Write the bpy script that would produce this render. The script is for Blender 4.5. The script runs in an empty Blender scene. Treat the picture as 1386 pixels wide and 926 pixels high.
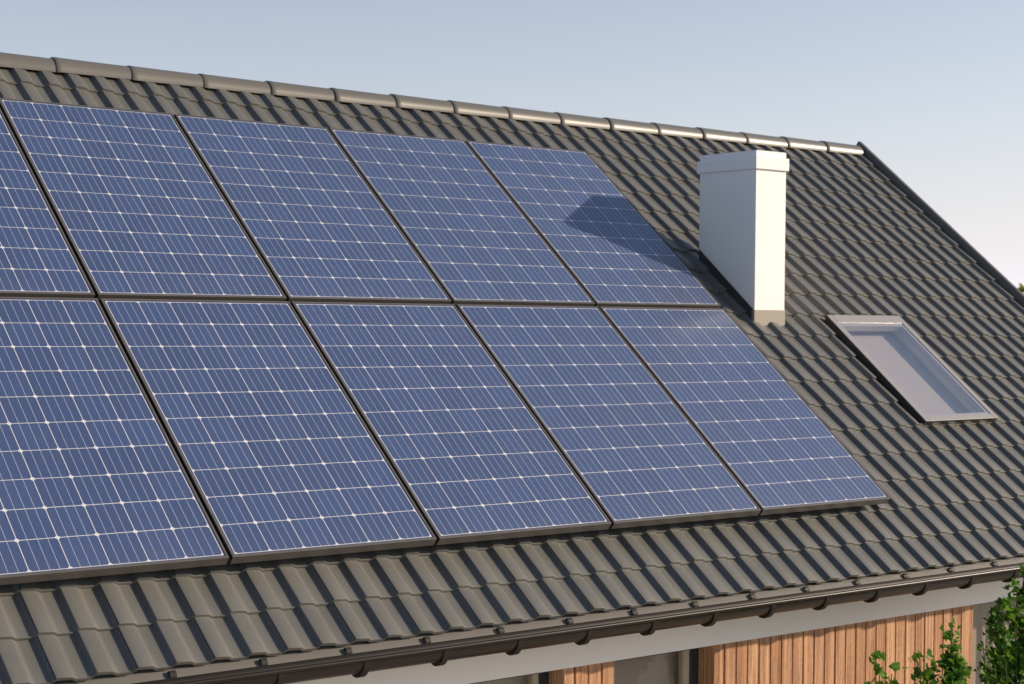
import bpy, bmesh, math, random
from mathutils import Vector, Matrix
R = math.radians
random.seed(7)
scene = bpy.context.scene
col = scene.collection

# ------------------------------------------------------------------ camera
cam_d = bpy.data.cameras.new('camera')
cam = bpy.data.objects.new('camera', cam_d)
col.objects.link(cam)
scene.camera = cam
cr = Vector((0.7927865, -0.6094153, 0.01012697))
cu = Vector((0.000607762, 0.01740564, 0.99984833))
cf = Vector((0.60949913, 0.7926601, -0.01416933))
M = Matrix((cr, cu, -cf)).transposed().to_4x4()
M.translation = Vector((-2.12659, -5.85417, 0.94325))
cam.matrix_world = M
cam_d.sensor_width = 36.0
cam_d.lens = 36.0 * 2235.3 / 1386.0
cam_d.clip_start = 0.1
cam_d.clip_end = 6000.0
cam_d.dof.use_dof = True
cam_d.dof.focus_distance = 7.0
cam_d.dof.aperture_fstop = 5.6

# ------------------------------------------------------------------ light
SUN_DIR = Vector((1.0, -0.57, 1.151 * math.tan(R(21.0)))).normalized()
sun_elev = math.asin(SUN_DIR.z)
sun_az = math.atan2(SUN_DIR.x, SUN_DIR.y)          # clockwise from +Y
world = bpy.data.worlds.new('World')
scene.world = world
world.use_nodes = True
wn = world.node_tree
wn.nodes.clear()
wo = wn.nodes.new('ShaderNodeOutputWorld')
bg = wn.nodes.new('ShaderNodeBackground')
sky = wn.nodes.new('ShaderNodeTexSky')
sky.sky_type = 'NISHITA'
sky.sun_disc = False
sky.sun_elevation = sun_elev
sky.sun_rotation = sun_az
sky.altitude = 50.0
sky.air_density = 1.0
sky.dust_density = 1.2
sky.ozone_density = 2.2
SKY_STRENGTH = 0.108
bg.inputs['Strength'].default_value = SKY_STRENGTH
# pale haze low in the sky
tcw = wn.nodes.new('ShaderNodeTexCoord')
sxw = wn.nodes.new('ShaderNodeSeparateXYZ'); wn.links.new(tcw.outputs['Generated'], sxw.inputs[0])
def wmath(op, a, b=0.0):
    n = wn.nodes.new('ShaderNodeMath'); n.operation = op
    for i, x in enumerate((a, b)):
        if isinstance(x, (int, float)): n.inputs[i].default_value = x
        else: wn.links.new(x, n.inputs[i])
    return n.outputs[0]
zz = wmath('MAXIMUM', sxw.outputs[2], 0.0)
# more of it towards the sun
toward = wmath('ADD', wmath('MULTIPLY', sxw.outputs[0], SUN_DIR.x / math.hypot(SUN_DIR.x, SUN_DIR.y)),
               wmath('MULTIPLY', sxw.outputs[1], SUN_DIR.y / math.hypot(SUN_DIR.x, SUN_DIR.y)))
side = wmath('ADD', wmath('MULTIPLY', wmath('MULTIPLY', toward, toward), 0.6), wmath('ADD', wmath('MULTIPLY', toward, 0.25), 1.0))
hz = wmath('ADD', wmath('MULTIPLY', wmath('MULTIPLY', wmath('EXPONENT', wmath('MULTIPLY', zz, -4.5)), 0.63), side),
           wmath('MULTIPLY', wmath('EXPONENT', wmath('MULTIPLY', zz, -26.0)), 0.5))
hz = wmath('MINIMUM', hz, 0.97)
hmix = wn.nodes.new('ShaderNodeMix'); hmix.data_type = 'RGBA'
wn.links.new(hz, hmix.inputs[0]); wn.links.new(sky.outputs[0], hmix.inputs[6])
hmix.inputs[7].default_value = (0.83 / SKY_STRENGTH, 0.785 / SKY_STRENGTH, 0.83 / SKY_STRENGTH, 1)
wn.links.new(hmix.outputs[2], bg.inputs['Color'])
wn.links.new(bg.outputs[0], wo.inputs['Surface'])
sd = bpy.data.lights.new('sun', 'SUN')
sd.energy = 5.0
sd.angle = R(1.0)
sd.color = (1.0, 0.83, 0.64)
sun = bpy.data.objects.new('sun', sd)
col.objects.link(sun)
sun.rotation_euler = SUN_DIR.to_track_quat('Z', 'Y').to_euler()
sun.location = SUN_DIR * 40
scene.view_settings.view_transform = 'Standard'
scene.view_settings.look = 'None'
scene.view_settings.exposure = 0.25
scene.view_settings.gamma = 1.0

# ------------------------------------------------------------------ materials
def mat(name, color=(0.5, 0.5, 0.5), rough=0.5, metal=0.0, spec=0.5, coat=0.0, coat_rough=0.1,
        var=0.0, var_scale=6.0, bump=0.0, bump_scale=80.0, stretch=None):
    m = bpy.data.materials.new(name)
    m.use_nodes = True
    nt = m.node_tree
    b = nt.nodes['Principled BSDF']
    b.inputs['Base Color'].default_value = (*color, 1)
    b.inputs['Roughness'].default_value = rough
    b.inputs['Metallic'].default_value = metal
    b.inputs['Specular IOR Level'].default_value = spec
    b.inputs['Coat Weight'].default_value = coat
    b.inputs['Coat Roughness'].default_value = coat_rough
    tc = nt.nodes.new('ShaderNodeTexCoord')
    src = tc.outputs['Object']
    if stretch:
        mp = nt.nodes.new('ShaderNodeMapping')
        mp.inputs['Scale'].default_value = stretch
        nt.links.new(src, mp.inputs['Vector'])
        src = mp.outputs[0]
    if var:
        n = nt.nodes.new('ShaderNodeTexNoise')
        n.inputs['Scale'].default_value = var_scale
        n.inputs['Detail'].default_value = 6
        n.inputs['Roughness'].default_value = 0.65
        nt.links.new(src, n.inputs['Vector'])
        mx = nt.nodes.new('ShaderNodeMix')
        mx.data_type = 'RGBA'
        mx.inputs[6].default_value = (*[c * (1 - var) for c in color], 1)
        mx.inputs[7].default_value = (*[min(1, c * (1 + var)) for c in color], 1)
        nt.links.new(n.outputs[0], mx.inputs[0])
        nt.links.new(mx.outputs[2], b.inputs['Base Color'])
        rr = nt.nodes.new('ShaderNodeMapRange')
        rr.inputs[3].default_value = max(0.02, rough - 0.1 * min(1, var * 4))
        rr.inputs[4].default_value = min(1, rough + 0.1 * min(1, var * 4))
        nt.links.new(n.outputs[0], rr.inputs[0])
        nt.links.new(rr.outputs[0], b.inputs['Roughness'])
    if bump:
        n2 = nt.nodes.new('ShaderNodeTexNoise')
        n2.inputs['Scale'].default_value = bump_scale
        n2.inputs['Detail'].default_value = 4
        nt.links.new(src, n2.inputs['Vector'])
        bp = nt.nodes.new('ShaderNodeBump')
        bp.inputs['Strength'].default_value = bump
        bp.inputs['Distance'].default_value = 0.004
        nt.links.new(n2.outputs[0], bp.inputs['Height'])
        nt.links.new(bp.outputs[0], b.inputs['Normal'])
    return m

class NT:
    """small helper for math node chains"""
    def __init__(s, m): s.nt = m.node_tree
    def val(s, sock, v):
        if isinstance(v, (int, float)): sock.default_value = v
        else: s.nt.links.new(v, sock)
    def m(s, op, a, b=0.0, c=None):
        n = s.nt.nodes.new('ShaderNodeMath'); n.operation = op
        s.val(n.inputs[0], a); s.val(n.inputs[1], b)
        if c is not None: s.val(n.inputs[2], c)
        return n.outputs[0]
    def mix(s, f, a, b):
        n = s.nt.nodes.new('ShaderNodeMix'); n.data_type = 'RGBA'
        s.val(n.inputs[0], f)
        for i, x in ((6, a), (7, b)):
            if isinstance(x, tuple): n.inputs[i].default_value = (*x, 1)
            else: s.nt.links.new(x, n.inputs[i])
        return n.outputs[2]

PCU, PCV = 0.9466 / 6, 1.6116 / 10       # solar cell pitch

def solar_material():
    m = mat('solar_cells', (0.03, 0.05, 0.13), 0.42, spec=0.3, coat=1.0, coat_rough=0.16)
    k = NT(m); nt = m.node_tree; b = nt.nodes['Principled BSDF']
    uv = nt.nodes.new('ShaderNodeUVMap'); uv.uv_map = 'metres'
    sx = nt.nodes.new('ShaderNodeSeparateXYZ'); nt.links.new(uv.outputs[0], sx.inputs[0])
    u, v = sx.outputs[0], sx.outputs[1]
    cu_, cv_ = k.m('DIVIDE', u, PCU), k.m('DIVIDE', v, PCV)
    fu, fv = k.m('FRACT', cu_), k.m('FRACT', cv_)
    du = k.m('MULTIPLY', k.m('SUBTRACT', 0.5, k.m('ABSOLUTE', k.m('SUBTRACT', fu, 0.5))), PCU)
    dv = k.m('MULTIPLY', k.m('SUBTRACT', 0.5, k.m('ABSOLUTE', k.m('SUBTRACT', fv, 0.5))), PCV)
    line = k.m('MAXIMUM', k.m('LESS_THAN', du, 0.0016), k.m('LESS_THAN', dv, 0.0016))
    corner = k.m('LESS_THAN', k.m('ADD', du, dv), 0.0125)
    white = k.m('MAXIMUM', line, corner)
    # only within the grid (plus half a line)
    ou = k.m('SUBTRACT', k.m('ABSOLUTE', k.m('SUBTRACT', u, PCU * 3)), PCU * 3)
    ov = k.m('SUBTRACT', k.m('ABSOLUTE', k.m('SUBTRACT', v, PCV * 5)), PCV * 5)
    out = k.m('MAXIMUM', ou, ov)
    white = k.m('MULTIPLY', white, k.m('LESS_THAN', out, 0.002))
    inside = k.m('LESS_THAN', out, 0.0)
    f4 = k.m('FRACT', k.m('ADD', k.m('MULTIPLY', fu, 4.0), 0.5))
    bus = k.m('MULTIPLY', k.m('LESS_THAN', k.m('ABSOLUTE', k.m('SUBTRACT', f4, 0.5)), 0.0016 * 4 / PCU * 0.5), inside)
    fing = k.m('FRACT', k.m('DIVIDE', v, 0.0056))
    fing = k.m('MULTIPLY', k.m('LESS_THAN', fing, 0.28), inside)
    # each cell a little different in tone
    cell = nt.nodes.new('ShaderNodeCombineXYZ')
    nt.links.new(k.m('FLOOR', cu_), cell.inputs[0]); nt.links.new(k.m('FLOOR', cv_), cell.inputs[1])
    oi = nt.nodes.new('ShaderNodeObjectInfo'); nt.links.new(oi.outputs['Random'], cell.inputs[2])
    wnz = nt.nodes.new('ShaderNodeTexWhiteNoise'); nt.links.new(cell.outputs[0], wnz.inputs['Vector'])
    cellc = k.mix(wnz.outputs['Value'], (0.022, 0.046, 0.134), (0.029, 0.058, 0.162))
    cellc = k.mix(k.m('MULTIPLY', fing, 0.42), cellc, (0.20, 0.24, 0.34))
    cellc = k.mix(inside, (0.055, 0.072, 0.14), cellc)
    cellc = k.mix(k.m('MULTIPLY', bus, 0.9), cellc, (0.50, 0.54, 0.64))
    cellc = k.mix(white, cellc, (0.60, 0.595, 0.61))
    tcd = nt.nodes.new('ShaderNodeTexCoord')
    dn = nt.nodes.new('ShaderNodeTexNoise'); dn.inputs['Scale'].default_value = 2.2; dn.inputs['Detail'].default_value = 7
    gp = nt.nodes.new('ShaderNodeNewGeometry'); nt.links.new(gp.outputs['Position'], dn.inputs['Vector'])
    edge = k.m('EXPONENT', k.m('MULTIPLY', k.m('MAXIMUM', k.m('ADD', v, 0.008), 0.0), -14.0))
    dust = k.m('ADD', k.m('MULTIPLY', k.m('MULTIPLY', dn.outputs[0], dn.outputs[0]), 0.05), k.m('MULTIPLY', k.m('MULTIPLY', edge, dn.outputs[0]), 0.10))
    cellc = k.mix(dust, cellc, (0.30, 0.285, 0.26))
    nt.links.new(cellc, b.inputs['Base Color'])
    nt.links.new(k.m('ADD', k.m('MULTIPLY', dn.outputs[0], 0.16), 0.08), b.inputs['Coat Roughness'])
    return m

def wood_material():
    m = mat('cedar_boards', (0.4, 0.2, 0.1), 0.6, spec=0.3)
    k = NT(m); nt = m.node_tree; b = nt.nodes['Principled BSDF']
    geo = nt.nodes.new('ShaderNodeNewGeometry')
    sx = nt.nodes.new('ShaderNodeSeparateXYZ'); nt.links.new(geo.outputs['Position'], sx.inputs[0])
    bi = k.m('FLOOR', k.m('DIVIDE', k.m('SUBTRACT', sx.outputs[0], 3.613), 0.0803))
    w = nt.nodes.new('ShaderNodeTexWhiteNoise'); w.noise_dimensions = '1D'; nt.links.new(bi, w.inputs['W'])
    off = nt.nodes.new('ShaderNodeCombineXYZ')
    nt.links.new(k.m('MULTIPLY', sx.outputs[0], 55.0), off.inputs[0])
    nt.links.new(k.m('MULTIPLY', sx.outputs[1], 55.0), off.inputs[1])
    nt.links.new(k.m('ADD', k.m('MULTIPLY', sx.outputs[2], 1.6), k.m('MULTIPLY', w.outputs['Value'], 40.0)), off.inputs[2])
    n = nt.nodes.new('ShaderNodeTexNoise'); n.inputs['Scale'].default_value = 1.0; n.inputs['Detail'].default_value = 7
    n.inputs['Roughness'].default_value = 0.6; n.inputs['Distortion'].default_value = 0.8
    nt.links.new(off.outputs[0], n.inputs['Vector'])
    off2 = nt.nodes.new('ShaderNodeVectorMath'); off2.operation = 'MULTIPLY'; off2.inputs[1].default_value = (5, 5, 22)
    nt.links.new(off.outputs[0], off2.inputs[0])
    n2 = nt.nodes.new('ShaderNodeTexNoise'); n2.inputs['Scale'].default_value = 1.0; n2.inputs['Detail'].default_value = 3
    nt.links.new(off2.outputs[0], n2.inputs['Vector'])
    g = k.m('ADD', k.m('MULTIPLY', n.outputs[0], 1.9), k.m('MULTIPLY', n2.outputs[0], 0.75))
    g = k.m('SUBTRACT', g, 0.78)
    c1 = k.mix(g, (0.155, 0.056, 0.022), (0.69, 0.43, 0.255))
    c2 = k.mix(w.outputs['Value'], (0.84, 0.74, 0.66), (1.05, 1.02, 1.0))
    mx = nt.nodes.new('ShaderNodeMix'); mx.data_type = 'RGBA'; mx.blend_type = 'MULTIPLY'; mx.inputs[0].default_value = 1.0
    nt.links.new(c1, mx.inputs[6]); nt.links.new(c2, mx.inputs[7])
    nt.links.new(mx.outputs[2], b.inputs['Base Color'])
    bp = nt.nodes.new('ShaderNodeBump'); bp.inputs['Strength'].default_value = 0.35; bp.inputs['Distance'].default_value = 0.003
    nt.links.new(g, bp.inputs['Height']); nt.links.new(bp.outputs[0], b.inputs['Normal'])
    return m

def glass_material(name, tint=(0.95, 0.94, 0.94), clear=0.86):
    m = bpy.data.materials.new(name); m.use_nodes = True
    nt = m.node_tree; nt.nodes.clear()
    o = nt.nodes.new('ShaderNodeOutputMaterial')
    t = nt.nodes.new('ShaderNodeBsdfTransparent'); t.inputs[0].default_value = (*tint, 1)
    g = nt.nodes.new('ShaderNodeBsdfGlossy'); g.inputs['Roughness'].default_value = 0.02
    f = nt.nodes.new('ShaderNodeFresnel'); f.inputs['IOR'].default_value = 1.5
    mul = nt.nodes.new('ShaderNodeMath'); mul.operation = 'MULTIPLY'; mul.inputs[1].default_value = 3.0
    ge = nt.nodes.new('ShaderNodeNewGeometry')
    fb = nt.nodes.new('ShaderNodeMath'); fb.operation = 'SUBTRACT'; fb.inputs[0].default_value = 1.0
    nt.links.new(ge.outputs['Backfacing'], fb.inputs[1])
    ff = nt.nodes.new('ShaderNodeMath'); ff.operation = 'MULTIPLY'
    nt.links.new(f.outputs[0], ff.inputs[0]); nt.links.new(fb.outputs[0], ff.inputs[1])
    nt.links.new(ff.outputs[0], mul.inputs[0])
    x = nt.nodes.new('ShaderNodeMixShader')
    nt.links.new(mul.outputs[0], x.inputs[0]); nt.links.new(t.outputs[0], x.inputs[1]); nt.links.new(g.outputs[0], x.inputs[2])
    nt.links.new(x.outputs[0], o.inputs['Surface'])
    return m

def leaf_material(name, dark, light):
    m = mat(name, dark, 0.6, spec=0.2)
    k = NT(m); nt = m.node_tree; b = nt.nodes['Principled BSDF']
    a = nt.nodes.new('ShaderNodeAttribute'); a.attribute_name = 'tone'
    c = k.mix(a.outputs['Fac'], dark, light)
    nt.links.new(c, b.inputs['Base Color'])
    tr = nt.nodes.new('ShaderNodeBsdfTranslucent')
    nt.links.new(k.mix(0.35, c, (0.16, 0.26, 0.02)), tr.inputs[0])
    x = nt.nodes.new('ShaderNodeMixShader'); x.inputs[0].default_value = 0.30
    o = nt.nodes['Material Output']
    nt.links.new(b.outputs[0], x.inputs[1]); nt.links.new(tr.outputs[0], x.inputs[2])
    nt.links.new(x.outputs[0], o.inputs['Surface'])
    return m

def tile_material():
    m = mat('coated_roof_tile', (0.112, 0.1095, 0.1000), 0.44, spec=0.45, var=0.09, var_scale=3.0, bump=0.06, bump_scale=260)
    k = NT(m); nt = m.node_tree; b = nt.nodes['Principled BSDF']
    base = b.inputs['Base Color'].links[0].from_socket
    geo = nt.nodes.new('ShaderNodeNewGeometry')
    sx = nt.nodes.new('ShaderNodeSeparateXYZ'); nt.links.new(geo.outputs['Position'], sx.inputs[0])
    v = k.m('ADD', k.m('MULTIPLY', sx.outputs[1], 0.7816), k.m('MULTIPLY', sx.outputs[2], 0.6238))
    # one slightly different tone per tile
    cell = nt.nodes.new('ShaderNodeCombineXYZ')
    nt.links.new(k.m('FLOOR', k.m('DIVIDE', k.m('SUBTRACT', sx.outputs[0], 0.590), 0.3104)), cell.inputs[0])
    nt.links.new(k.m('FLOOR', k.m('DIVIDE', k.m('ADD', v, 0.438), 0.2150)), cell.inputs[1])
    w = nt.nodes.new('ShaderNodeTexWhiteNoise'); nt.links.new(cell.outputs[0], w.inputs['Vector'])
    st = nt.nodes.new('ShaderNodeCombineXYZ')
    nt.links.new(k.m('MULTIPLY', sx.outputs[0], 22.0), st.inputs[0]); nt.links.new(k.m('MULTIPLY', v, 1.3), st.inputs[1])
    n = nt.nodes.new('ShaderNodeTexNoise'); n.inputs['Scale'].default_value = 1.0; n.inputs['Detail'].default_value = 5
    nt.links.new(st.outputs[0], n.inputs['Vector'])
    f = k.m('ADD', k.m('MULTIPLY', w.outputs['Value'], 0.11), k.m('ADD', k.m('MULTIPLY', n.outputs[0], 0.26), 0.815))
    mx = nt.nodes.new('ShaderNodeMix'); mx.data_type = 'RGBA'; mx.blend_type = 'MULTIPLY'; mx.inputs[0].default_value = 1.0
    nt.links.new(base, mx.inputs[6]); nt.links.new(f, mx.inputs[7])
    nt.links.new(mx.outputs[2], b.inputs['Base Color'])
    return m

MT = dict(
    tile=tile_material(),
    ridge=mat('coated_ridge_cap', (0.125, 0.118, 0.104), 0.36, spec=0.5, var=0.06, var_scale=4.0, bump=0.04, bump_scale=200),
    verge=mat('coated_verge_trim', (0.10, 0.095, 0.088), 0.45, var=0.06),
    apron=mat('eaves_sheet_metal', (0.125, 0.117, 0.105), 0.5, var=0.05, var_scale=5),
    gutter=mat('brown_gutter_metal', (0.013, 0.0105, 0.0085), 0.37, spec=0.28, var=0.03, var_scale=3),
    bracket=mat('brown_bracket_metal', (0.012, 0.010, 0.009), 0.6, spec=0.3, var=0.1),
    white=mat('white_render', (0.86, 0.845, 0.84), 0.75, var=0.02, var_scale=9, bump=0.25, bump_scale=220),
    fascia=mat('pale_grey_fascia', (0.87, 0.83, 0.785), 0.7, var=0.025, var_scale=14, bump=0.2, bump_scale=180, stretch=(1, 1, 0.25)),
    lead=mat('tan_flashing', (0.30, 0.265, 0.22), 0.55, var=0.06),
    shadelead=mat('shaded_side_flashing', (0.055, 0.05, 0.048), 0.5, var=0.1),  # shaded copy of the flashing, shade put into the colour
    frame=mat('panel_frame_metal', (0.095, 0.086, 0.079), 0.45, metal=0.0, var=0.08, var_scale=5),
    back=mat('panel_backsheet', (0.5, 0.5, 0.5), 0.6),
    gapshade=mat('gap_shade_black', (0.006, 0.006, 0.006), 0.9, spec=0.1),  # near-black that paints the shade between panels
    rail=mat('rail_aluminium', (0.35, 0.35, 0.35), 0.4, metal=1.0),
    solar=solar_material(), wood=wood_material(),
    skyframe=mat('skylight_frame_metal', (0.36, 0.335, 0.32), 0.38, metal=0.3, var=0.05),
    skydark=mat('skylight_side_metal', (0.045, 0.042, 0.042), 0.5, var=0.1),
    plaster=mat('white_plaster', (0.78, 0.77, 0.76), 0.85, var=0.02),
    wframe=mat('anthracite_window_frame', (0.03, 0.033, 0.038), 0.35, var=0.1),
    blind=mat('taupe_blind', (0.50, 0.435, 0.38), 0.9, var=0.03),
    curtain=mat('beige_curtain', (0.36, 0.325, 0.285), 0.9, var=0.05, var_scale=10),
    glass=glass_material('window_glass'),
    wallm=mat('house_render', (0.62, 0.60, 0.57), 0.85, var=0.04, bump=0.2),
    sash=mat('beige_sash', (0.52, 0.45, 0.33), 0.5, var=0.05),
    bark=mat('bark', (0.11, 0.075, 0.05), 0.9, var=0.3, var_scale=20, bump=0.5),
    stem=mat('green_stem', (0.13, 0.14, 0.05), 0.7, var=0.2),
    leaf=leaf_material('shrub_leaf', (0.018, 0.085, 0.008), (0.135, 0.29, 0.026)),
    treeleaf=leaf_material('tree_leaf', (0.30, 0.29, 0.09), (0.50, 0.46, 0.17)),
)

# ------------------------------------------------------------------ mesh helpers
def link(o, parent=None):
    col.objects.link(o)
    if parent is not None:
        o.parent = parent
    return o

class MB:
    def __init__(s): s.v = []; s.f = []; s.tone = None
    def box(s, x0, x1, y0, y1, z0, z1):
        b = len(s.v)
        s.v += [(x, y, z) for z in (z0, z1) for y in (y0, y1) for x in (x0, x1)]
        s.f += [tuple(b + i for i in q) for q in ((0, 2, 3, 1), (4, 5, 7, 6), (0, 1, 5, 4), (2, 6, 7, 3), (0, 4, 6, 2), (1, 3, 7, 5))]
    def poly(s, pts):
        b = len(s.v); s.v += [tuple(p) for p in pts]; s.f.append(tuple(range(b, b + len(pts))))
    def grid(s, rows):
        b = len(s.v); n = len(rows[0])
        for r in rows: s.v += [tuple(p) for p in r]
        for i in range(len(rows) - 1):
            for j in range(n - 1):
                a = b + i * n + j
                s.f.append((a, a + 1, a + n + 1, a + n))
    def prism(s, prof, x0, x1, axis='x'):
        """closed profile of (y,z) pairs swept along x with end caps"""
        n = len(prof); b = len(s.v)
        s.v += [(x0, p[0], p[1]) for p in prof] + [(x1, p[0], p[1]) for p in prof]
        for i in range(n):
            j = (i + 1) % n
            s.f.append((b + i, b + j, b + n + j, b + n + i))
        s.f.append(tuple(b + i for i in range(n))[::-1]); s.f.append(tuple(b + n + i for i in range(n)))
    def tube(s, pts, rad, seg=7):
        pts = [Vector(p) for p in pts]; b = len(s.v); n = len(pts)
        for i, p in enumerate(pts):
            d = (pts[min(i + 1, n - 1)] - pts[max(i - 1, 0)]).normalized()
            a = d.cross(Vector((0.31, 0.77, 0.55))).normalized(); c = d.cross(a)
            r = rad[i] if isinstance(rad, (list, tuple)) else rad
            for j in range(seg):
                t = 2 * math.pi * j / seg
                s.v.append(tuple(p + (a * math.cos(t) + c * math.sin(t)) * r))
        for i in range(n - 1):
            for j in range(seg):
                k = (j + 1) % seg
                s.f.append((b + i * seg + j, b + i * seg + k, b + (i + 1) * seg + k, b + (i + 1) * seg + j))
        s.f.append(tuple(b + j for j in range(seg))[::-1]); s.f.append(tuple(b + (n - 1) * seg + j for j in range(seg)))
    def xf(s, fn):
        s.v = [fn(*p) for p in s.v]; return s
    def build(s, name, material, parent=None, loc=(0, 0, 0), smooth=None, bevel=0.0, recalc=True):
        me = bpy.data.meshes.new(name); me.from_pydata(s.v, [], s.f)
        if recalc or bevel:
            bm = bmesh.new(); bm.from_mesh(me)
            if bevel:
                bmesh.ops.bevel(bm, geom=list(bm.edges), offset=bevel, segments=2, profile=0.6, affect='EDGES', clamp_overlap=True)
            if recalc: bmesh.ops.recalc_face_normals(bm, faces=bm.faces)
            bm.to_mesh(me); bm.free()
        me.materials.append(material)
        if smooth is not None:
            me.polygons.foreach_set('use_smooth', [True] * len(me.polygons))
            try: me.set_sharp_from_angle(angle=R(smooth))
            except Exception: pass
        me.update()
        o = bpy.data.objects.new(name, me)
        link(o, parent); o.location = loc
        return o

def tag(o, label=None, cat=None, group=None, kind=None):
    if label: o['label'] = label
    if cat: o['category'] = cat
    if group: o['group'] = group
    if kind: o['kind'] = kind
    return o
def empty(name, loc=(0, 0, 0), rot=(0, 0, 0)):
    o = bpy.data.objects.new(name, None); o.empty_display_size = 0.3
    link(o); o.location = loc; o.rotation_euler = rot
    return o

TH = 0.6735957
CT, ST = math.cos(TH), math.sin(TH)
def rp(u, v, n):
    """roof coordinates (along the eaves, up the slope, out of the slope) to world"""
    return (u, v * CT - n * ST, v * ST + n * CT)
GZ = -3.0

# ------------------------------------------------------------------ setting
def sheet(name, x0, x1, y0, y1, z, m, res=1):
    mb = MB(); mb.grid([[(x0 + (x1 - x0) * i / res, y0 + (y1 - y0) * j / res, z) for i in range(res + 1)] for j in range(res + 1)])
    return tag(mb.build(name, m), kind='structure')
lawn_m = mat('lawn', (0.075, 0.10, 0.03), 0.95, var=0.35, var_scale=1.5, bump=0.8, bump_scale=60)
bounce_m = mat('bounce_paving', (0.64, 0.58, 0.51), 0.85, var=0.12, var_scale=2.0, bump=0.2, bump_scale=50)
sheet('ground', -2500, 2500, -2500, 2500, GZ, lawn_m, 8)
sheet('bounce_terrace', -4, 10, -6.5, -0.1, GZ + 0.004, bounce_m)  # unseen pale paving, added to bounce warm light onto the fascia

# ------------------------------------------------------------------ house
HL = Vector((3.0, 1.5, GZ))
house = empty('house', HL)
tag(house, 'house with dark grey tiled roof, white chimney, skylight and cedar cladding under the eaves', 'house')
OFF = tuple(-HL)
def hpart(mb, name, m, parent=None, **k):
    if parent is None or parent is house:
        return mb.build(name, m, house, OFF, **k)
    return mb.build(name, m, parent, (0, 0, 0), **k)

# --- roof tiles
P = 0.1552; U0 = 0.590; UMIN = U0 - 18 * P; UMAX = 8.303
GAUGE = 0.2150; V0 = -0.438; NC = -0.083; TILT = 0.0135; LIP = 0.0155
PROFILE = [(0.0, -0.0205), (0.0030, -0.0196), (0.0090, -0.0110), (0.0155, -0.0022), (0.0180, -0.0005), (0.0220, 0.0),
           (0.0500, -0.0020), (0.0770, -0.0050), (0.0825, -0.0066), (0.0960, -0.0162), (0.1010, -0.0184), (0.1080, -0.0193), (0.1300, -0.0202)]
SEAM = [(0.0, -0.0205), (0.0030, -0.0196), (0.0090, -0.0110), (0.0145, -0.0034), (0.0163, -0.0020), (0.0166, -0.0068), (0.0198, -0.0068), (0.0201, -0.0010), (0.0235, 0.0),
        (0.0500, -0.0020), (0.0770, -0.0050), (0.0825, -0.0066), (0.0960, -0.0162), (0.1010, -0.0184), (0.1080, -0.0193), (0.1300, -0.0202)]
xs = []
k = 0
while UMIN + k * P < UMAX:
    for a, n in (SEAM if (k - 18) % 2 else PROFILE):
        x = UMIN + k * P + a
        if x < UMAX: xs.append((x, n))
    k += 1
xs.append((UMAX, xs[-1][1]))
SKY = (5.926, 6.680, 0.640, 1.668)         # skylight hole in roof coordinates
CHIM = (5.30, 5.54, 1.329 / CT, 1.80 / CT)
def tiles(umirror=False):
    mb = MB()
    for c in range(20):
        va = V0 + c * GAUGE
        vb = min(va + GAUGE + 0.028, 3.905)
        L = vb - va
        rr = random.Random(c)
        rows = [(0.0, -LIP - 0.001), (0.0, -0.0035), (0.0012, -0.0010), (0.0042, 0.0), (L * 0.5, None), (L, None)]
        # keep the opening of the skylight free: cut rows at its edges
        cuts = [v - va for v in SKY[2:] if 0.006 < v - va < L - 0.004]
        if cuts: rows = sorted(rows[4:] + [(t, None) for t in cuts], key=lambda r: r[0]); rows = [(0.0, -LIP - 0.001), (0.0, -0.0035), (0.0012, -0.0010), (0.0042, 0.0)] + rows
        b = len(mb.v); n = len(xs)
        jit = {}
        for (dv, dn) in rows:
            drop = -TILT * dv / GAUGE
            for x, nn in xs:
                t = int((x - UMIN) / (2 * P))
                if t not in jit: jit[t] = (rr.uniform(-0.0012, 0.0012), rr.uniform(-0.0008, 0.0008))
                mb.v.append(rp(x, va + dv + jit[t][0] * (1 if dv < 0.05 else 0), NC + nn + drop + (dn or 0.0) + jit[t][1]))
        for i in range(len(rows) - 1):
            vm = va + (rows[i][0] + rows[i + 1][0]) / 2
            for j in range(n - 1):
                um = (xs[j][0] + xs[j + 1][0]) / 2
                if SKY[2] < vm < SKY[3] and SKY[0] < um < SKY[1]: continue
                a = b + i * n + j
                mb.f.append((a, a + 1, a + n + 1, a + n))
    return mb
roof = hpart(tiles(), 'roof', MT['tile'], smooth=32, recalc=False)

RY, RZ = 3.105, 2.300                        # ridge axis
# deck under the tiles (with the skylight opening), rear slope and gables
mb = MB()
def slab(u0, u1, v0, v1, n0, n1):
    t = MB(); t.box(u0, u1, v0, v1, n0, n1); t.xf(rp)
    b = len(mb.v); mb.v += t.v; mb.f += [tuple(b + i for i in f) for f in t.f]
for (a, b_, c, d) in ((UMIN, SKY[0], -0.40, 3.86), (SKY[1], UMAX - 0.01, -0.40, 3.86), (SKY[0], SKY[1], -0.40, SKY[2]), (SKY[0], SKY[1], SKY[3], 3.86)):
    slab(a + 0.0005, b_ - 0.0005, c, d, -0.165, -0.135)
hpart(mb, 'roof_deck', mat('roof_boarding', (0.12, 0.10, 0.08), 0.9, var=0.2), roof)
mb = MB()
n = 110
rows = []
for j in range(2):
    row = []
    for i in range(n):
        x = UMIN + (UMAX + 0.02 - UMIN) * i / (n - 1)
        y = (RY + 0.02) + j * 3.35
        z = 2.345 - j * 3.35 * math.tan(TH) + 0.012 * math.sin(2 * math.pi * x / P * 0.5)
        row.append((x, y, z))
    rows.append(row)
mb.grid(rows)
hpart(mb, 'rear_slope', MT['tile'], roof, smooth=60)

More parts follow.
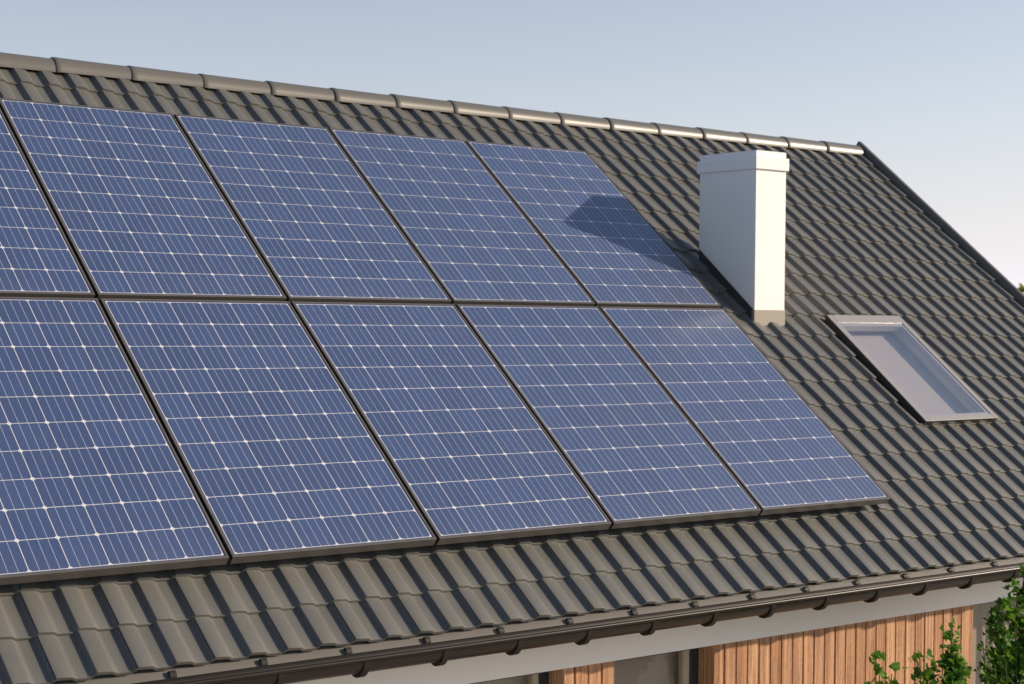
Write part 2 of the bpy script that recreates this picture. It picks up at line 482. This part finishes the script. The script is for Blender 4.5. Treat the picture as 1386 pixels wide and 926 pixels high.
# --- verge trim along the right-hand gable edge
mb = MB()
for c in range(21):
    va = -0.452 + c * GAUGE
    vb = min(va + GAUGE + 0.012, 3.935)
    if va > 3.93: break
    b = len(mb.v)
    prof = [(8.2950, -0.150), (8.2955, -0.055), (8.2990, -0.049), (8.328, -0.049), (8.334, -0.054), (8.334, -0.26)]
    for v, dn in ((va, 0.0), (vb, -0.0018)):
        mb.v += [rp(u + (0.002 if dn else 0), v, n + dn) for u, n in prof]
    m_ = len(prof)
    for i in range(m_ - 1): mb.f.append((b + i, b + i + 1, b + m_ + i + 1, b + m_ + i))
    mb.f.append(tuple(b + i for i in range(m_))); mb.f.append(tuple(b + m_ + i for i in range(m_))[::-1])
hpart(mb, 'verge_trim', MT['verge'], roof, smooth=35)

# --- ridge caps: tapered half rounds, each lapping over the one to its left... every one its own part
def ridge_cap_mesh(L):
    mb = MB()
    rows = []
    def ring(x, r, sq):
        out = []
        for i in range(21):
            t = R(-6 + 192 * i / 20)
            c, s_ = math.cos(t), math.sin(t)
            out.append((x, -r * c * 1.04, r * s_ * sq))
        return out
    st = [(0.012, 0.074), (0.0, 0.0765), (0.0, 0.0850), (0.004, 0.0872), (0.030, 0.0872), (0.045, 0.0858), (L, 0.0790)]
    for x, r in st: rows.append(ring(x, r, 0.98))
    rows.append(ring(L, 0.0740, 0.98))
    mb.grid(rows)
    return mb
base_cap = ridge_cap_mesh(0.4545 + 0.035).build('ridge_cap', MT['ridge'], roof, smooth=50, recalc=True)
first = True
for kk in range(-8, 15):
    x = 1.475 + 0.4545 * kk
    if kk == 14:
        o = ridge_cap_mesh(8.262 - x).build('ridge_cap', MT['ridge'], roof, smooth=50)
    elif first:
        o = base_cap; first = False
    else:
        o = base_cap.copy(); link(o, roof)
    o.location = (x, RY + random.uniform(-0.002, 0.002), RZ + random.uniform(-0.002, 0.002))

# --- eaves apron, gutter, brackets
mb = MB()
prof = [(-0.36, -0.1270), (-0.455, -0.1270), (-0.470, -0.1290), (-0.474, -0.1340), (-0.476, -0.150), (-0.4735, -0.150), (-0.4715, -0.1350), (-0.468, -0.1312), (-0.455, -0.1292), (-0.36, -0.1292)]
pp = [rp(0, v, n)[1:] for v, n in prof]
mb.prism(pp, UMIN, 8.31)
hpart(mb, 'eaves_apron', MT['apron'], house, smooth=30)
GY, GZc, GR = -0.3615, -0.392, 0.0645
prof = []
for i in range(25):
    t = R(180 * i / 24)
    prof.append((GY + GR * math.cos(t), GZc - GR * math.sin(t)))
# rolled front bead
bead = []
for i in range(13):
    t = R(0 - 300 * i / 12)
    bead.append((GY - GR - 0.0085 + 0.0085 * math.cos(t) , GZc + 0.0085 * math.sin(t) * -1 + 0.0))
inner = [(GY + (GR - 0.003) * math.cos(R(180 - 180 * i / 24)), GZc - (GR - 0.003) * math.sin(R(180 - 180 * i / 24))) for i in range(25)]
mb = MB(); mb.prism(prof + inner, UMIN - 0.02, 8.36)
mb.tube([(UMIN - 0.02, GY - GR - 0.003, GZc + 0.002), (8.36, GY - GR - 0.003, GZc + 0.002)], 0.0095, 14)
gutter = hpart(mb, 'gutter', MT['gutter'], house, smooth=40)
# bracket: strap round the gutter, tail back to the fascia and a hook through the apron
mb = MB()
def strap(path, w, t):
    """flat strap: path of (y,z), width along x"""
    a = []; 
    for i, p in enumerate(path):
        q0 = path[max(i - 1, 0)]; q1 = path[min(i + 1, len(path) - 1)]
        d = Vector((q1[0] - q0[0], q1[1] - q0[1])).normalized(); nrm = Vector((-d.y, d.x))
        a.append(((p[0] + nrm.x * t / 2, p[1] + nrm.y * t / 2), (p[0] - nrm.x * t / 2, p[1] - nrm.y * t / 2)))
    prof_ = [q[0] for q in a] + [q[1] for q in a][::-1]
    mb.prism(prof_, -w / 2, w / 2)
outer, innr = [], []
for i in range(19):
    d = 188 - 150 * i / 18
    t = R(d)
    bulge = 0.0035 + 0.0135 * max(0.0, math.sin(R(min(180, d)))) ** 3
    outer.append((GY + (GR + bulge) * math.cos(t), GZc - (GR + bulge) * math.sin(t)))
    innr.append((GY + (GR + 0.0004) * math.cos(t), GZc - (GR + 0.0004) * math.sin(t)))
mb.prism(outer + innr[::-1], -0.014, 0.014)
strap([(GY + GR + 0.002, GZc - 0.036), (-0.20, -0.432), (-0.127, -0.425)], 0.028, 0.0045)
hook = [rp(0, v, n)[1:] for v, n in ((-0.446, -0.128), (-0.4475, -0.1175), (-0.452, -0.1135), (-0.462, -0.1135), (-0.4685, -0.1165), (-0.477, -0.1275), (-0.482, -0.137))]
strap(hook, 0.026, 0.004)
base_br = mb.build('gutter_bracket', MT['bracket'], gutter, smooth=35)
for i, kk in enumerate(range(-9, 19)):
    o = base_br if i == 0 else base_br.copy()
    if i: link(o, gutter)
    o.location = (1.352 + 0.3798 * kk, 0, 0)

# --- fascia, wall, cladding, windows
mb = MB(); mb.box(UMIN + 0.05, 8.20, -0.1245, -0.095, -0.632, -0.34)
hpart(mb, 'fascia', MT['fascia'], house)
mb = MB()
XL, XR, YB = UMIN + 0.15, 8.12, 6.33
for x0, x1 in ((XL, 0.30), (2.61, 2.88), (3.56, 5.55), (7.05, XR)):
    mb.box(x0, x1, -0.093, 0.14, GZ, -0.36)
mb.box(XL, XL + 0.25, 0.142, YB, GZ, -0.36); mb.box(XR - 0.25, XR, 0.142, YB, GZ, -0.36); mb.box(XL, XR, YB + 0.002, YB + 0.25, GZ, -0.36)
mb.box(0.302, 2.608, 0.46, 0.50, GZ, -0.36); mb.box(2.882, 3.558, 0.46, 0.50, GZ, -0.36); mb.box(5.552, 7.048, 0.46, 0.50, GZ, -0.36)
for x in (XL, XR):
    s_ = 0.03 if x == XL else -0.03
    pr = [(0.0, -0.355), (RY, 2.19), (6.25, -0.355)]
    b = len(mb.v)
    mb.v += [(x, y, z) for y, z in pr] + [(x + s_, y, z) for y, z in pr]
    mb.f += [(b, b + 1, b + 2), (b + 5, b + 4, b + 3), (b, b + 3, b + 4, b + 1), (b + 1, b + 4, b + 5, b + 2), (b + 2, b + 5, b + 3, b)]
hpart(mb, 'wall', MT['wallm'], house)

def cladding(x0, x1, off, ret):
    mb = MB(); p = 0.0803
    edges = [x0]; e = off
    while e < x0 + 0.012: e += p
    while e < x1 - 0.030: edges.append(e); e += p
    edges.append(x1)
    for a, b_ in zip(edges[:-1], edges[1:]):
        dy = random.uniform(-0.0012, 0.0012)
        g = 0.0030
        aa = a + (g if a > x0 else 0); bb = b_ - (g if b_ < x1 else 0)
        prof_ = [(aa, -0.100), (aa, -0.1165 + dy), (aa + 0.003, -0.1195 + dy), (bb - 0.003, -0.1195 + dy), (bb, -0.1165 + dy), (bb, -0.100)]
        m_ = len(prof_); b0 = len(mb.v)
        mb.v += [(x, y, GZ + 0.05) for x, y in prof_] + [(x, y, -0.6335) for x, y in prof_]
        for i in range(m_):
            j = (i + 1) % m_
            mb.f.append((b0 + i, b0 + j, b0 + m_ + j, b0 + m_ + i))
        mb.f.append(tuple(range(b0, b0 + m_))[::-1]); mb.f.append(tuple(range(b0 + m_, b0 + 2 * m_)))
    mb.box(x0 + 0.004, x1 - 0.004, -0.0995, -0.0945, GZ + 0.05, -0.634)
    if ret:
        for y0, y1 in ((-0.0985, -0.045), (-0.041, 0.02)):
            mb.box(x0 + 0.0005, x0 + 0.013, y0, y1, GZ + 0.05, -0.6345)
    return mb
for x0, x1, off, ret in ((2.600, 2.900, 2.583, True), (3.543, 5.566, 3.613, True), (7.03, XR, 7.1, True), (XL, 0.315, -2.0, False)):
    hpart(cladding(x0, x1, off, ret), 'wood_cladding', MT['wood'], house)

def window(x0, x1, curtain):
    z0, z1 = GZ + 0.08, -0.637
    w = 0.048
    mb = MB()
    mb.box(x0, x0 + w, -0.012, 0.058, z0, z1); mb.box(x1 - w, x1, -0.012, 0.058, z0, z1)
    mb.box(x0 + w + 0.0005, x1 - w - 0.0005, -0.012, 0.058, z1 - 0.03, z1); mb.box(x0 + w + 0.0005, x1 - w - 0.0005, -0.012, 0.058, z0, z0 + w)
    fr = hpart(mb, 'window', MT['wframe'], house, bevel=0.002)
    mb = MB()   # inner sash
    a, b_ = x0 + w + 0.001, x1 - w - 0.001
    s_ = 0.03
    mb.box(a, a + s_, 0.002, 0.048, z0 + w + 0.001, z1 - 0.032); mb.box(b_ - s_, b_, 0.002, 0.048, z0 + w + 0.001, z1 - 0.032)
    mb.box(a + s_, b_ - s_, 0.003, 0.047, z0 + w + 0.0012, z0 + w + 0.03)
    hpart(mb, 'sash', MT['sash'] if not curtain else MT['wframe'], fr)
    mb = MB(); mb.box(a + s_ + 0.0005, b_ - s_ - 0.0005, 0.020, 0.028, z0 + w + 0.001, z1 - 0.032)
    hpart(mb, 'pane', MT['glass'], fr)
    mb = MB()
    if curtain:
        rows = [[], []]
        nn = int((x1 - x0) * 120)
        for i in range(nn + 1):
            x = x0 + (x1 - x0) * i / nn
            y = 0.11 + 0.012 * math.sin(x * 62) + 0.006 * math.sin(x * 23 + 1)
            rows[0].append((x, y, z0)); rows[1].append((x, y, z1 + 0.05))
        mb.grid(rows)
        hpart(mb, 'curtain', MT['curtain'], fr, smooth=80)
    else:
        mb.box(x0 + 0.01, x1 - 0.01, 0.095, 0.098, z0, z1 + 0.05)
        hpart(mb, 'roller_blind', MT['blind'], fr)
window(0.32, 2.598, False)
window(2.902, 3.541, False)
window(5.568, 7.028, True)

# --- chimney
cx0, cx1, cy0, cy1 = 5.285, 5.552, 1.329, 1.826
mb = MB()
def zr(y, n=-0.083):                          # height of the tile crests at this y
    v = (y + n * ST) / CT
    return v * ST + n * CT
h = 0.052
b = 0
mb.v += [(x, y, z) for x, y, z in ((cx0, cy0, zr(cy0) + h), (cx1, cy0, zr(cy0) + h), (cx1, cy1, zr(cy1) + h), (cx0, cy1, zr(cy1) + h))]
mb.v += [(x, y, 2.0) for x, y in ((cx0, cy0), (cx1, cy0), (cx1, cy1), (cx0, cy1))]
mb.f += [(0, 1, 5, 4), (1, 2, 6, 5), (2, 3, 7, 6), (3, 0, 4, 7), (4, 5, 6, 7), (3, 2, 1, 0)]
chimney = hpart(mb, 'chimney', MT['white'], house, bevel=0.002)
mb = MB()
e = 0.0135
o_ = [(cx0 - e, cy0 - e), (cx1 + e, cy0 - e), (cx1 + e, cy1 + e), (cx0 - e, cy1 + e)]
i_ = [(cx0 + 0.001, cy0 + 0.001), (cx1 - 0.001, cy0 + 0.001), (cx1 - 0.001, cy1 - 0.001), (cx0 + 0.001, cy1 - 0.001)]
for z in (1.885, 1.962):
    mb.v += [(x, y, z) for x, y in o_] + [(x, y, z) for x, y in i_]
for i in range(4):
    j = (i + 1) % 4
    mb.f += [(i, j, 8 + j, 8 + i), (4 + i, 12 + i, 12 + j, 4 + j), (i, 4 + i, 4 + j, j), (8 + i, 8 + j, 12 + j, 12 + i)]
hpart(mb, 'chimney_cap', MT['white'], chimney, bevel=0.0015)
# metal skirt: tan in front, the sides' shade put into a darker colour
mb = MB()
fr = 0.004
mb.box(cx0 - 0.003, cx1 + 0.003, cy0 - 0.004, cy0 + 0.02, zr(cy0) - 0.09, zr(cy0) + h + 0.006)
hpart(mb, 'front_flashing', MT['lead'], chimney)
mb = MB()
for x0, x1 in ((cx0 + 0.0005, cx0 + 0.02), (cx1 - 0.02, cx1 - 0.0005)):
    b = len(mb.v)
    pr = [(cy0 + 0.021, zr(cy0) - 0.10), (cy0 + 0.021, zr(cy0 + 0.021) + h - 0.001), (cy1 - 0.001, zr(cy1) + h - 0.001), (cy1 - 0.001, zr(cy1) - 0.10)]
    mb.v += [(x0, y, z) for y, z in pr] + [(x1, y, z) for y, z in pr]
    mb.f += [(b, b + 1, b + 2, b + 3), (b + 7, b + 6, b + 5, b + 4), (b, b + 4, b + 5, b + 1), (b + 1, b + 5, b + 6, b + 2), (b + 2, b + 6, b + 7, b + 3), (b + 3, b + 7, b + 4, b)]
hpart(mb, 'side_flashing', MT['shadelead'], chimney)

# --- skylight
u0, u1, v0, v1 = 5.957, 6.674, 0.636, 1.662
w = 0.040; top = -0.062
mb = MB()
mb.box(u0, u0 + w, v0 + 0.0005, v1 - 0.0005, -0.0675, top)
mb.box(u1 - w, u1, v0 + 0.0005, v1 - 0.0005, -0.0675, top)
mb.box(u0 + w + 0.0005, u1 - w - 0.0005, v0, v0 + w, -0.0675, top)
mb.box(u0 + w + 0.0005, u1 - w - 0.0005, v1 - 0.075, v1, -0.0675, top + 0.001)
mb.xf(rp)
skyl = hpart(mb, 'skylight', MT['skyframe'], house, bevel=0.003)
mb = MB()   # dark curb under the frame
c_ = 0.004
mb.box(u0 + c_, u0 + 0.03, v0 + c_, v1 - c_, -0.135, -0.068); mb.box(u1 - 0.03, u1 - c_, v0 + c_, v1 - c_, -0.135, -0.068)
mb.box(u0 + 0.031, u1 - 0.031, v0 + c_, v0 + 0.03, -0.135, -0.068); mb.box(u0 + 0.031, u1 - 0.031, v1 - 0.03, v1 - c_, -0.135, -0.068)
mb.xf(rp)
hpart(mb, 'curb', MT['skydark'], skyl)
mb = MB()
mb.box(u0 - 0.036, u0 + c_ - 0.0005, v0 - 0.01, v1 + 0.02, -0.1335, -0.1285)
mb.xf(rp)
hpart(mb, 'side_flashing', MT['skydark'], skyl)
mb = MB(); mb.box(u0 + w, u1 - w, v0 + w, v1 - 0.075, -0.0672, -0.0645); mb.xf(rp)
hpart(mb, 'pane', MT['glass'], skyl)
mb = MB()
ins = 0.058
for r0, r1 in ((ins, ins - 0.016),):
    pass
# sash inside the glass and white lining of the light shaft
mb.box(u0 + w - 0.004, u0 + w + 0.022, v0 + 0.032, v1 - 0.034, -0.112, -0.0685); mb.box(u1 - w - 0.022, u1 - w + 0.004, v0 + 0.032, v1 - 0.034, -0.112, -0.0685)
mb.box(u0 + w + 0.0225, u1 - w - 0.0225, v0 + 0.032, v0 + w + 0.022, -0.112, -0.0685); mb.box(u0 + w + 0.0225, u1 - w - 0.0225, v1 - 0.105, v1 - 0.034, -0.112, -0.0685)
mb.xf(rp)
hpart(mb, 'sash', mat('skylight_sash_paint', (0.50, 0.48, 0.47), 0.5, var=0.02), skyl)
mb = MB()
D = -0.158
a0, a1, b0_, b1_ = u0 + 0.033, u1 - 0.033, v0 + 0.033, v1 - 0.035
mb.box(a0 - 0.002, a0 + 0.010, b0_, b1_, D, -0.1125); mb.box(a1 - 0.010, a1 + 0.002, b0_, b1_, D, -0.1125)
mb.box(a0 + 0.0105, a1 - 0.0105, b0_, b0_ + 0.010, D, -0.1125); mb.box(a0 + 0.0105, a1 - 0.0105, b1_ - 0.010, b1_, D, -0.1125)
mb.xf(rp)
hpart(mb, 'shaft_lining', MT['plaster'], skyl)
mb = MB()
mb.box(a0 - 0.02, a1 + 0.02, b0_ - 0.02, b1_ + 0.02, D - 0.02, D - 0.001)
mb.xf(rp)
hpart(mb, 'shade', mat('pale_shade_fabric', (0.46, 0.435, 0.42), 0.95, var=0.02), skyl)

# ------------------------------------------------------------------ solar panels
PW, PH, FW = 0.9832, 1.6495, 0.0100          # outer size, frame lip width
def panel_parts(root):
    x0, y0 = -0.0183, -0.0189
    x1, y1 = x0 + PW, y0 + PH
    mb = MB()
    lip = FW
    o_ = [(x0, y0), (x1, y0), (x1, y1), (x0, y1)]
    i_ = [(x0 + lip, y0 + lip), (x1 - lip, y0 + lip), (x1 - lip, y1 - lip), (x0 + lip, y1 - lip)]
    mb.v += [(x, y, 0.0) for x, y in o_] + [(x, y, 0.0) for x, y in i_] + [(x, y, -0.040) for x, y in o_] + [(x, y, -0.040) for x, y in i_]
    for i in range(4):
        j = (i + 1) % 4
        mb.f += [(i, j, 4 + j, 4 + i), (i, 8 + i, 8 + j, j), (4 + i, 4 + j, 12 + j, 12 + i), (8 + i, 12 + i, 12 + j, 8 + j)]
    fr = mb.build('frame', MT['frame'], root, bevel=0.0012)
    mb = MB()
    g0, g1, h0, h1 = x0 + lip + 0.0003, x1 - lip - 0.0003, y0 + lip + 0.0003, y1 - lip - 0.0003
    mb.box(g0, g1, h0, h1, -0.0075, -0.0022)
    gl = mb.build('cell_sheet', MT['solar'], root)
    me = gl.data
    uvl = me.uv_layers.new(name='metres')
    for lp in me.loops:
        c = me.vertices[lp.vertex_index].co
        uvl.data[lp.index].uv = (c.x, c.y)
    mb = MB()
    mb = MB(); mb.box(x0 - 0.0150, x0 - 0.0006, y0 + 0.001, y1 - 0.001, -0.016, -0.0085)  # black strip added in the gap, standing in for its shade
    mb.build('gap_shade_strip', MT['gapshade'], root)
    for v in (0.36, 1.24):
        mb = MB()
        mb.box(x0 + 0.10, x1 - 0.10, v, v + 0.04, -0.082, -0.0405)
        mb.build('mounting_rail', MT['rail'], root)
    return root
ROOT_ROT = (TH, 0, 0)
LBL = {
 (0, 0): 'solar panel cut by the left edge in the upper row under the ridge',
 (1, 0): 'first complete solar panel from the left in the upper row, under the ridge',
 (2, 0): 'middle solar panel of the upper row, third from the chimney end',
 (3, 0): 'solar panel of the upper row left of the one the chimney shades',
 (4, 0): 'upper row solar panel beside the chimney with the dark chimney shadow on its glass',
 (0, 1): 'solar panel cut by the left edge in the lower row above the eaves tiles',
 (1, 1): 'first complete solar panel from the left in the lower row, nearest the eaves',
 (2, 1): 'middle solar panel of the lower row, third from its right end',
 (3, 1): 'second solar panel from the right end of the lower row',
 (4, 1): 'rightmost solar panel of the lower row, beside the open tiles left of the skylight',
}
proto = None
for c in range(5):
    for r_ in range(2):
        loc = rp(c * 1.0, (1 - r_) * 1.6770, 0.0)
        root = empty('solar_panel', loc, ROOT_ROT)
        tag(root, LBL[(c, r_)], 'solar panel', 'solar panels in two rows on the roof')
        if proto is None:
            proto = panel_parts(root)
        else:
            for ch in proto.children:
                d = ch.copy(); link(d, root)

# ------------------------------------------------------------------ plants
LEAF = [(0.0, 0.0), (0.30, -0.10), (0.52, 0.12), (0.40, 0.30), (0.62, 0.52), (0.34, 0.58), (0.22, 0.80), (0.0, 1.05),
        (-0.22, 0.80), (-0.34, 0.58), (-0.62, 0.52), (-0.40, 0.30), (-0.52, 0.12), (-0.30, -0.10)]
def foliage(name, m, parent, clusters, rnd, loc=(0, 0, 0), size=(0.022, 0.042), droop=0.35, lobed=True):
    """clusters: (centre, spread vector, number of leaves)"""
    vs = []; fs = []; tones = []
    for c, sp, nl in clusters:
        base = rnd.random()
        for _ in range(nl):
            p = Vector(c) + Vector((rnd.gauss(0, sp[0]), rnd.gauss(0, sp[1]), rnd.gauss(0, sp[2])))
            s_ = rnd.uniform(*size)
            az = rnd.uniform(0, 2 * math.pi)
            nrm = Vector((rnd.gauss(0.25, 0.5), rnd.gauss(-0.35, 0.5), rnd.gauss(0.75, 0.45))).normalized()
            a = nrm.cross(Vector((math.cos(az), math.sin(az), 0.1))).normalized(); b_ = nrm.cross(a)
            if b_.z > 0 and rnd.random() < 0.7: b_ = -b_; a = -a
            b0 = len(vs); t = min(1, max(0, 0.55 * base + 0.45 * rnd.random() + (0.35 if rnd.random() < 0.10 else -0.1)))
            if lobed:
                for (x, y) in LEAF:
                    vs.append(tuple(p + a * x * s_ + b_ * (y - 0.4) * s_ + nrm * (abs(x) * 0.30 - y * y * 0.18) * s_))
                n_ = len(LEAF)
                fs.append((b0, *[b0 + i for i in range(1, 8)])); fs.append((b0, *[b0 + i for i in range(7, n_)]))
                tones += [t] * n_
            else:
                for (x, y) in ((0, 0), (0.42, 0.45), (0, 1.0), (-0.42, 0.45)):
                    vs.append(tuple(p + a * x * s_ + b_ * (y - 0.5) * s_ + nrm * abs(x) * 0.3 * s_))
                fs.append((b0, b0 + 1, b0 + 2, b0 + 3)); tones += [t] * 4
    me = bpy.data.meshes.new(name); me.from_pydata(vs, [], fs); me.materials.append(m)
    at = me.attributes.new('tone', 'FLOAT', 'POINT'); at.data.foreach_set('value', tones)
    o = bpy.data.objects.new(name, me); link(o, parent); o.location = loc
    return o

def shrub(label, base, stems, rnd, density=1.0):
    """stems: list of (tip, bottom height of the leafy part, half width at tip, half width at bottom)"""
    root = empty('shrub', base); tag(root, label, 'shrub')
    B = Vector(base)
    mb = MB(); cl = []
    for tip, zb, w0, w1 in stems:
        t = Vector(tip) - B
        lean = Vector((rnd.uniform(-.03, .03), rnd.uniform(-.03, .03), 0))
        pts = [Vector((rnd.uniform(-.03, .03), rnd.uniform(-.03, .03), 0)), t * 0.33 + lean, t * 0.66 - lean * 0.3, t]
        # stems rise steeply, then lean out to their tip
        pts[1].x *= 0.6; pts[2].x = pts[2].x * 0.95
        mb.tube(pts, [0.012, 0.009, 0.006, 0.0025], 6)
        top, bot = t.z, zb - B.z
        nst = max(3, int((top - bot) / 0.035))
        for i in range(nst + 1):
            f = i / nst
            z = top - (top - bot) * f
            # interpolate on the stem
            q = pts[-1]
            for a_, b_ in zip(pts[:-1], pts[1:]):
                if a_.z <= z <= b_.z:
                    g = (z - a_.z) / max(1e-6, b_.z - a_.z); q = a_.lerp(b_, g); break
            w = w0 + (w1 - w0) * f
            nsub = max(1, int(w / 0.03 * 2.0 * density))
            for _ in range(nsub):
                c = Vector((q.x + rnd.gauss(0, w * 0.6), q.y + rnd.gauss(0, w * 0.6), z + rnd.gauss(0, 0.012)))
                cl.append((tuple(c), (0.016, 0.016, 0.016), rnd.randint(3, 6)))
                if w > 0.03 and rnd.random() < 0.5:
                    mb.tube([q, (q + c) * 0.5 + Vector((0, 0, 0.01)), c], [0.0025, 0.002, 0.001], 4)
    mb.build('stem', MT['stem'], root, smooth=60)
    foliage('foliage', MT['leaf'], root, cl, rnd)
    return root
rn = random.Random(3)
shrub('small leafy shrub tip against the cedar boards, lowest and leftmost of the three', (3.60, -1.10, GZ),
      [((3.588, -1.10, -0.560), -0.95, 0.010, 0.05), ((3.672, -1.10, -0.615), -0.95, 0.010, 0.04), ((3.525, -1.08, -0.640), -0.95, 0.008, 0.05)], rn, 1.6)
shrub('slender pointed green shrub in the middle of the cedar wall', (4.06, -1.10, GZ),
      [((4.090, -1.10, -0.440), -1.05, 0.014, 0.05), ((3.862, -1.10, -0.548), -0.95, 0.010, 0.035), ((3.960, -1.10, -0.590), -1.0, 0.014, 0.06),
       ((4.190, -1.08, -0.625), -1.0, 0.012, 0.045), ((4.075, -1.12, -0.60), -1.2, 0.03, 0.09)], rn, 2.1)
shrub('tall bushy green shrub right of the cedar wall reaching the gutter', (4.75, -1.10, GZ),
      [((4.554, -1.10, -0.300), -1.1, 0.02, 0.07), ((4.440, -1.12, -0.370), -0.62, 0.010, 0.03), ((4.46, -1.08, -0.46), -1.1, 0.02, 0.06),
       ((4.325, -1.10, -0.560), -0.72, 0.010, 0.025), ((4.415, -1.10, -0.66), -1.1, 0.02, 0.06), ((4.640, -1.10, -0.262), -1.2, 0.03, 0.12),
       ((4.75, -1.08, -0.20), -1.3, 0.03, 0.14), ((4.92, -1.10, -0.16), -1.3, 0.03, 0.16), ((5.08, -1.05, -0.22), -1.3, 0.03, 0.14), ((4.57, -1.0, -0.42), -1.2, 0.04, 0.11)], rn, 1.25)

def tree(loc, h, seed, label):
    rnd = random.Random(seed)
    root = empty('garden_tree', loc); tag(root, label, 'tree', 'trees far beyond the roof')
    mb = MB()
    mb.tube([(0, 0, 0), (0.1, 0, h * .3), (0.05, .1, h * .6), (0, 0, h * .9)], [h * .03, h * .024, h * .015, h * .004], 8)
    cl = []
    for i in range(60):
        z = h * rnd.uniform(0.28, 0.97)
        rad = h * 0.30 * math.sin(math.pi * min(1, max(0.08, (z / h - 0.18) / 0.85))) ** 0.6
        az = rnd.uniform(0, 6.283); q = rad * math.sqrt(rnd.uniform(0.15, 1))
        c = (q * math.cos(az), q * math.sin(az), z)
        mb.tube([(0.05, 0.05, z * 0.75), (c[0] * .5, c[1] * .5, z * .93), c], [h * .008, h * .005, h * .002], 5)
        cl.append((c, (h * .06, h * .06, h * .055), 210))
    mb.build('trunk', MT['bark'], root, smooth=60)
    foliage('crown', MT['treeleaf'], root, cl, rnd, size=(h * .04, h * .08), lobed=False)
tl = 'yellow green tree showing beyond the right end of the roof'
for i, (a, d, h) in enumerate(((54.9, 66, 4.85), (58.5, 70, 5.2), (50.5, 74, 4.7), (62.5, 64, 5.6), (66.5, 72, 6.6))):
    x = -2.127 + d * math.sin(R(a)); y = -5.854 + d * math.cos(R(a))
    tree((x, y, GZ), h, 20 + i, tl)
